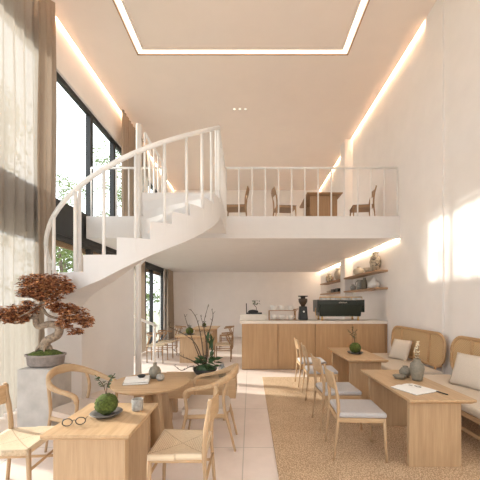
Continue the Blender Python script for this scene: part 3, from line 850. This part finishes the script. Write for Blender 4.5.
# ------------------------------------------------------------------ bench table right: book, pen, bowls, vase
ZR = .70
t = thing('open_book', 'open white book lying on the near bench table', 'book', (1.69, 3.09, ZR), R(23)); t.scale = (1.05, 1.35, 1)
for s in (-1, 1):
    b = MB(); n = 8; vs = []
    for i in range(n + 1):
        u = i / n; x = s * .15 * u; z = .006 + .014 * math.sin(math.pi * min(1, u * 1.3) * .75 + .3) * (1 - u * .6)
        vs.append([b.bm.verts.new((x, y, zz)) for y, zz in ((-.11, z), (.11, z), (.11, .003), (-.11, .003))])
    for A, B in zip(vs, vs[1:]):
        for k in range(4): b.face([A[k], A[(k + 1) % 4], B[(k + 1) % 4], B[k]])
    b.face(vs[0]); b.face(vs[-1]); b.build('page_block', 'paper', t)
MB().box(-.155, .155, -.113, .113, 0, .003).build('cover', 'stone_grey', t)
b = MB()
rng = random.Random(12)
def squig(cx, cy, n, r):
    return [(cx + r * math.cos(k * 1.1) * rng.uniform(.4, 1), cy + r * math.sin(k * 1.1) * rng.uniform(.4, 1), .0175) for k in range(n)]
b.tube(squig(.07, .01, 12, .035), .0015, 4); b.tube(squig(.045, .055, 8, .02), .0012, 4); b.build('drawing', 'ink', t)
t = thing('pen', 'black pen beside the open book', 'pen', (1.885, 2.96, ZR), R(110))
MB().tube([(-.07, 0, .006), (.05, 0, .006)], .0055, 8).build('barrel', 'black_matte', t); MB().tube([(.05, 0, .006), (.07, 0, .006)], [.005, .001], 8).build('tip', 'chrome', t)
vase('ribbed_vase', 'tall grey green vase with dried sprig on the near bench table', [(0, 0), (.05, 0), (.06, .03), (.078, .13), (.07, .19), (.04, .222), (.034, .235), (.042, .245), (.03, .245), (.025, .2), (0, .1)], (1.92, 3.45, ZR), 'vase_grey')
t = thing('dried_flowers', 'sprig of cream blossoms standing in the tall grey green vase', 'flowers', (1.92, 3.45, ZR + .2))
b, lf = MB(), MB()
for k in range(4):
    p = spline([(0, 0, -.05), (.012 * k - .015, .01, .09), (.02 * k - .03, .02 * (k - 1.5), .17 + .02 * k)], 4); b.tube(p, .002, 5)
    for q in p[3:]:
        for _ in range(3): lf.leaf(q, (rng.uniform(-1, 1), rng.uniform(-1, 1), rng.uniform(0, 1)), .022, .016)
b.build('stem', 'twig', t); lf.build('blossoms', 'blossom', t)
vase('round_vase', 'small round grey green vase behind the tall vase', [(0, 0), (.04, 0), (.068, .04), (.07, .07), (.045, .105), (.028, .115), (.032, .128), (.022, .126), (0, .1)], (1.875, 3.62, ZR), 'vase_grey')
vase('low_bowl', 'low dark dish on the near bench table beside the vases', [(0, 0), (.045, 0), (.07, .028), (.072, .038), (.06, .042), (.03, .04), (0, .042)], (1.755, 3.53, ZR), 'vase_grey', 'bowl')

# ------------------------------------------------------------------ low bench with flower arrangement
t = thing('low_bench', 'low thick oak bench holding the branch arrangement', 'bench', (-.71, 4.22, 0))
MB().box(-.52, .52, -.22, .22, .31, .57, .008).build('bench_top', 'oak_x', t)
for sx in (-1, 1):
    for sy in (-1, 1): MB().box(sx * .38 - .035, sx * .38 + .035, sy * .15 - .03, sy * .15 + .03, 0, .31, .005).build('leg', 'oak_z', t)
ik = thing('branch_arrangement', 'tall bare branches with dark leaves in a black bowl on the low bench', 'flower arrangement', (-.63, 4.2, .571))
MB().lathe([(0, 0), (.09, 0), (.14, .04), (.172, .1), (.162, .105), (.13, .06), (0, .05)], n=32).build('bowl', 'black_matte', ik)
rng = random.Random(21)
MB().ball((0, 0, .09), .12, (1.1, 1.1, .6), .12, 3, rng).build('moss_mound', 'leaf_dark', ik)
lf = MB()
def px(x, y, d=4.2): return Vector(((x - 250) / 300 * d + .63, rng.uniform(-.1, .1), (302 - y) / 300 * d + 1.6 - .571))
brs = [[(204, 370), (206, 345), (203, 325), (208, 304)], [(204, 370), (198, 345), (186, 335), (171, 327), (167, 322)], [(205, 370), (207, 340), (212, 318), (212, 309)],
       [(203, 370), (196, 350), (190, 332), (184, 314)], [(203, 370), (193, 360), (182, 356), (173, 349)], [(205, 370), (201, 340), (196, 320), (190, 309)], [(203, 371), (192, 366), (182, 370), (175, 364)], [(205, 368), (208, 350), (204, 330), (200, 315)]]
for pp in brs:
    P = [Vector((0, 0, .08))] + [px(*q) for q in pp[1:]]
    sm = spline(P, 6); n = len(sm)
    b = MB(); b.tube(sm, [.009 * (1 - .75 * i / n) for i in range(n)], 6)
    for i in range(5, n, 3):
        d = Vector((rng.uniform(-1, 1), rng.uniform(-1, 1), .6)).normalized(); b.tube([sm[i], sm[i] + d * .05], [.004, .002], 5)
    b.build('branch', 'twig', ik)
for k in range(46):
    a = rng.uniform(0, 6.28); q = Vector((.12 * math.cos(a) * rng.random() + .04, .1 * math.sin(a), rng.uniform(.12, .26)))
    lf.leaf(q, (math.cos(a) + .4, math.sin(a), rng.uniform(-.1, .4)), rng.uniform(.08, .16), .05)
for k in range(14):
    q = px(211 + rng.uniform(-3, 3), rng.uniform(338, 362)); lf.leaf(q, (rng.uniform(-.3, .6), rng.uniform(-.5, .5), 1), .13, .05)
lf.build('leaf_cluster', 'leaf_dark', ik)
vase('glass_vase', 'small pale glass bottle on right end of the low bench', [(0, 0), (.045, 0), (.055, .05), (.05, .12), (.03, .15), (.03, .17), (.025, .17), (.025, .15), (0, .02)], (-.385, 4.14, .571), 'clear_glass')

# ------------------------------------------------------------------ bonsai on its pedestal
o = MB().box(-2.695, -2.29, 3.47, 3.85, 0, .82, .006).build('plant_pedestal', 'concrete'); tag(o, 'grey concrete pedestal carrying the red bonsai', 'pedestal')
bo = thing('bonsai_tree', 'red leaved maple bonsai in an oval grey pot on the concrete pedestal', 'bonsai', (-2.49, 3.66, .82))
b = MB(); b.lathe([(0, .012), (.19, .012), (.205, .025), (.218, .125), (.232, .13), (.232, .15), (.215, .15), (.21, .135), (0, .13)], n=36, sy=.72)
for a in (45, 135, 225, 315): b.box(.15 * math.cos(R(a)) - .025, .15 * math.cos(R(a)) + .025, .1 * math.sin(R(a)) - .02, .1 * math.sin(R(a)) + .02, 0, .02)
b.build('pot', 'pot_grey', bo)
rng = random.Random(5)
MB().ball((0, 0, .12), .205, (1, .68, .42), .04, 3, rng).build('moss', 'moss', bo)
D0 = 3.66
def bp(x, y, dy=0): return Vector(((x - 250) / 300 * D0 + 2.49, dy, (302 - y) / 300 * D0 + 1.6 - .82))
tr = spline([bp(44, 349), bp(47, 341), bp(56, 335, .03), bp(57, 327, .03), bp(50, 324), bp(40, 326, -.03), bp(37, 318, -.02), bp(38, 311), bp(44, 303), bp(47, 292)], 6)
n = len(tr)
b = MB(); b.tube(tr, [.047 * (1 - i / n) ** .7 + .01 for i in range(n)], 12)
for a in (0, 50, 110, 170, 230, 300): b.tube(spline([bp(45, 342), bp(44.5, 346) + Vector((.05 * math.cos(R(a)), .05 * math.sin(R(a)), 0)), bp(44, 350) + Vector((.11 * math.cos(R(a)), .09 * math.sin(R(a)), -.02))], 3), [.03] * 3 + [.02] * 2 + [.01] * 2, 6)
b.build('trunk', 'bark', bo)
def branch(P, r): 
    sm = spline(P, 5); k = len(sm); MB().tube(sm, [r * (1 - .8 * i / k) for i in range(k)], 7).build('branch', 'bark', bo)
branch([bp(37, 315), bp(28, 320, -.05), bp(20, 323, -.08), bp(10, 318, -.05)], .022)
branch([bp(42, 308), bp(48, 316, .02), bp(60, 319, .05), bp(72, 316, .02), bp(84, 322)], .02)
branch([bp(45, 300), bp(36, 296, .05), bp(26, 292)], .016)
branch([bp(46, 298), bp(56, 293, -.05), bp(70, 290)], .016)
branch([bp(47, 294), bp(48, 285), bp(50, 278, .04)], .014)
branch([bp(40, 306), bp(40, 312, -.2), bp(36, 316, -.28)], .014)
pads = [(47, 279, 24, 5, -.04), (34, 285, 17, 6, .03), (58, 284, 18, 6, -.12), (48, 290, 26, 6, -.06), (72, 288, 8, 5, -.13), (27, 293, 12, 4, 0), (46, 297, 16, 4, .02),
        (20, 311, 20, 6, -.05), (10, 317, 12, 5, -.02), (34, 306, 9, 5, -.08), (4, 312, 8, 4, .05), (24, 318, 12, 4, -.1),
        (64, 308, 14, 5, -.02), (76, 314, 15, 7, -.05), (87, 321, 8, 5, -.02), (70, 322, 9, 5, -.1), (58, 304, 7, 4, -.1), (76, 331, 6, 3, 0)]
lf = MB()
for (x, y, rx, ry, dy) in pads:
    c = bp(x, y, dy); k = D0 / 300
    for _ in range(int(rx * ry * 2.9) + 40):
        while True:
            q = Vector((rng.uniform(-1, 1), rng.uniform(-1, 1), rng.uniform(-1, 1)))
            if q.length < 1: break
        p = c + Vector((q.x * rx * k, q.y * max(.1, min(.15, rx * k * .6)), q.z * ry * 1.2 * k))
        a0 = rng.uniform(0, 6.28); tilt = rng.uniform(-.5, .25); l = rng.uniform(.03, .052)
        nr = Vector((rng.uniform(-.6, .6), rng.uniform(-.9, .2), 1))
        for s in (-.8, 0, .8): lf.leaf(p, (math.cos(a0 + s), math.sin(a0 + s), tilt), l, l * .42, nr)
lf.build('foliage', 'maple_leaf', bo, False)

# ------------------------------------------------------------------ dark vase on a stand on the mezzanine
t = thing('plant_stand', 'slim stand on the mezzanine behind the stair landing', 'stand', (-1.5, 9.3, ZT))
MB().box(-.14, .14, -.14, .14, .74, .77, .005).build('stand_top', 'walnut', t)
for sx in (-1, 1):
    for sy in (-1, 1): MB().box(sx * .11 - .012, sx * .11 + .012, sy * .11 - .012, sy * .11 + .012, 0, .74).build('leg', 'walnut_z', t)
vase('round_vase', 'black round vase on the slim stand on the mezzanine', jarp(.12, .36, .3), (-1.5, 9.3, ZT + .77), 'black_matte')

# ------------------------------------------------------------------ garden
g_ = MB().box(-60, XL - .3, -30, 60, -.35, -.2).build('ground', 'lawn'); struct(g_)
def tree(label, x, y, h, cr, seed, n=1500, ls=.22, base=.25):
    rng = random.Random(seed)
    t = thing('garden_tree', label, 'tree', (x, y, -.2), 0, 'trees in the garden')
    b = MB(); b.tube(spline([(0, 0, 0), (.1, .05, h * .4), (-.05, 0, h * .8)], 5), [.14 * (1 - i / 13) + .02 for i in range(11)], 8)
    for k in range(9):
        a = rng.uniform(0, 6.28); z = h * rng.uniform(base + .05, .75)
        b.tube([(0, 0, z), (cr * .4 * math.cos(a), cr * .4 * math.sin(a), z + .3), (cr * .8 * math.cos(a), cr * .8 * math.sin(a), z + rng.uniform(.3, .8))], [.04, .025, .01], 5)
    b.build('trunk', 'trunk_tree', t)
    lf = MB()
    cl_ = [Vector((rng.gauss(0, cr * .45), rng.gauss(0, cr * .45), h * rng.uniform(base, 1))) for _ in range(38)]
    for _ in range(n):
        c = rng.choice(cl_); p = c + Vector((rng.gauss(0, .32), rng.gauss(0, .32), rng.gauss(0, .28)))
        lf.leaf(p, (rng.uniform(-1, 1), rng.uniform(-1, 1), rng.uniform(-.8, .4)), ls * rng.uniform(.6, 1.1), ls * .5)
    lf.build('foliage', 'leaf_tree', t, False)
tree('bushy green garden tree behind the lower window left of the stair', -8.6, 13.6, 5.3, 1.9, 31, 3600, .2, .05)
tree('green shrub in the garden low behind the stair railing', -11.2, 18.2, 5.4, 1.8, 32, 3200, .2, .05)
tree('tall airy garden tree at the right of the upper window', -11.5, 25.5, 15.0, 2.6, 33, 2200, .24, .3)
tree('airy garden tree seen through middle of the upper window', -17.5, 28, 13.5, 2.2, 34, 1100, .24, .5)
tree('unseen slender tree added outside the window wall to shade the right wall', -8.2, 9.5, 8.6, .55, 36, 1500, .2, .68)  # out of view, added to cut the sun patch on the right wall
tree('unseen small round headed tree added outside to keep sun off the near bench', -8.3, 7.5, 5.9, .6, 37, 2200, .2, .8)  # out of view, low crown added to block a sun spot on the bench
tree('leafy garden tree seen through the rear lower window', -8.0, 21.5, 6.5, 2.0, 35, 2500, .25, .1)

# ------------------------------------------------------------------ light
w = bpy.data.worlds.new('World'); SC.world = w; w.use_nodes = True
bg = w.node_tree.nodes['Background']; bg.inputs[0].default_value = (.90, .945, 1, 1); bg.inputs[1].default_value = 2.0
sun = bpy.data.lights.new('sun', 'SUN'); sun.energy = 5; sun.angle = R(2.2); sun.color = (1, .93, .83)
so = bpy.data.objects.new('sun', sun); COL.objects.link(so)
d = Vector((1, -.30, -.40)); so.rotation_euler = d.to_track_quat('-Z', 'Y').to_euler(); so.location = (-20, 10, 12)

cam = bpy.data.cameras.new('camera'); cam.sensor_width = 36; cam.lens = 300 / 480 * 36
cam.shift_x = -10 / 480; cam.shift_y = 62 / 480; cam.clip_start = .05; cam.clip_end = 300
co = bpy.data.objects.new('camera', cam); COL.objects.link(co); co.location = (0, 0, 1.6); co.rotation_euler = (R(90), 0, 0)
SC.camera = co
vs = SC.view_settings
vs.view_transform = 'Standard'; vs.look = 'None'; vs.gamma = 1; vs.use_curve_mapping = False; vs.exposure = 0.62
SC.cycles.max_bounces = 12; SC.cycles.diffuse_bounces = 8; SC.cycles.transparent_max_bounces = 16
SC.cycles.use_denoising = True; SC.cycles.sample_clamp_indirect = 8
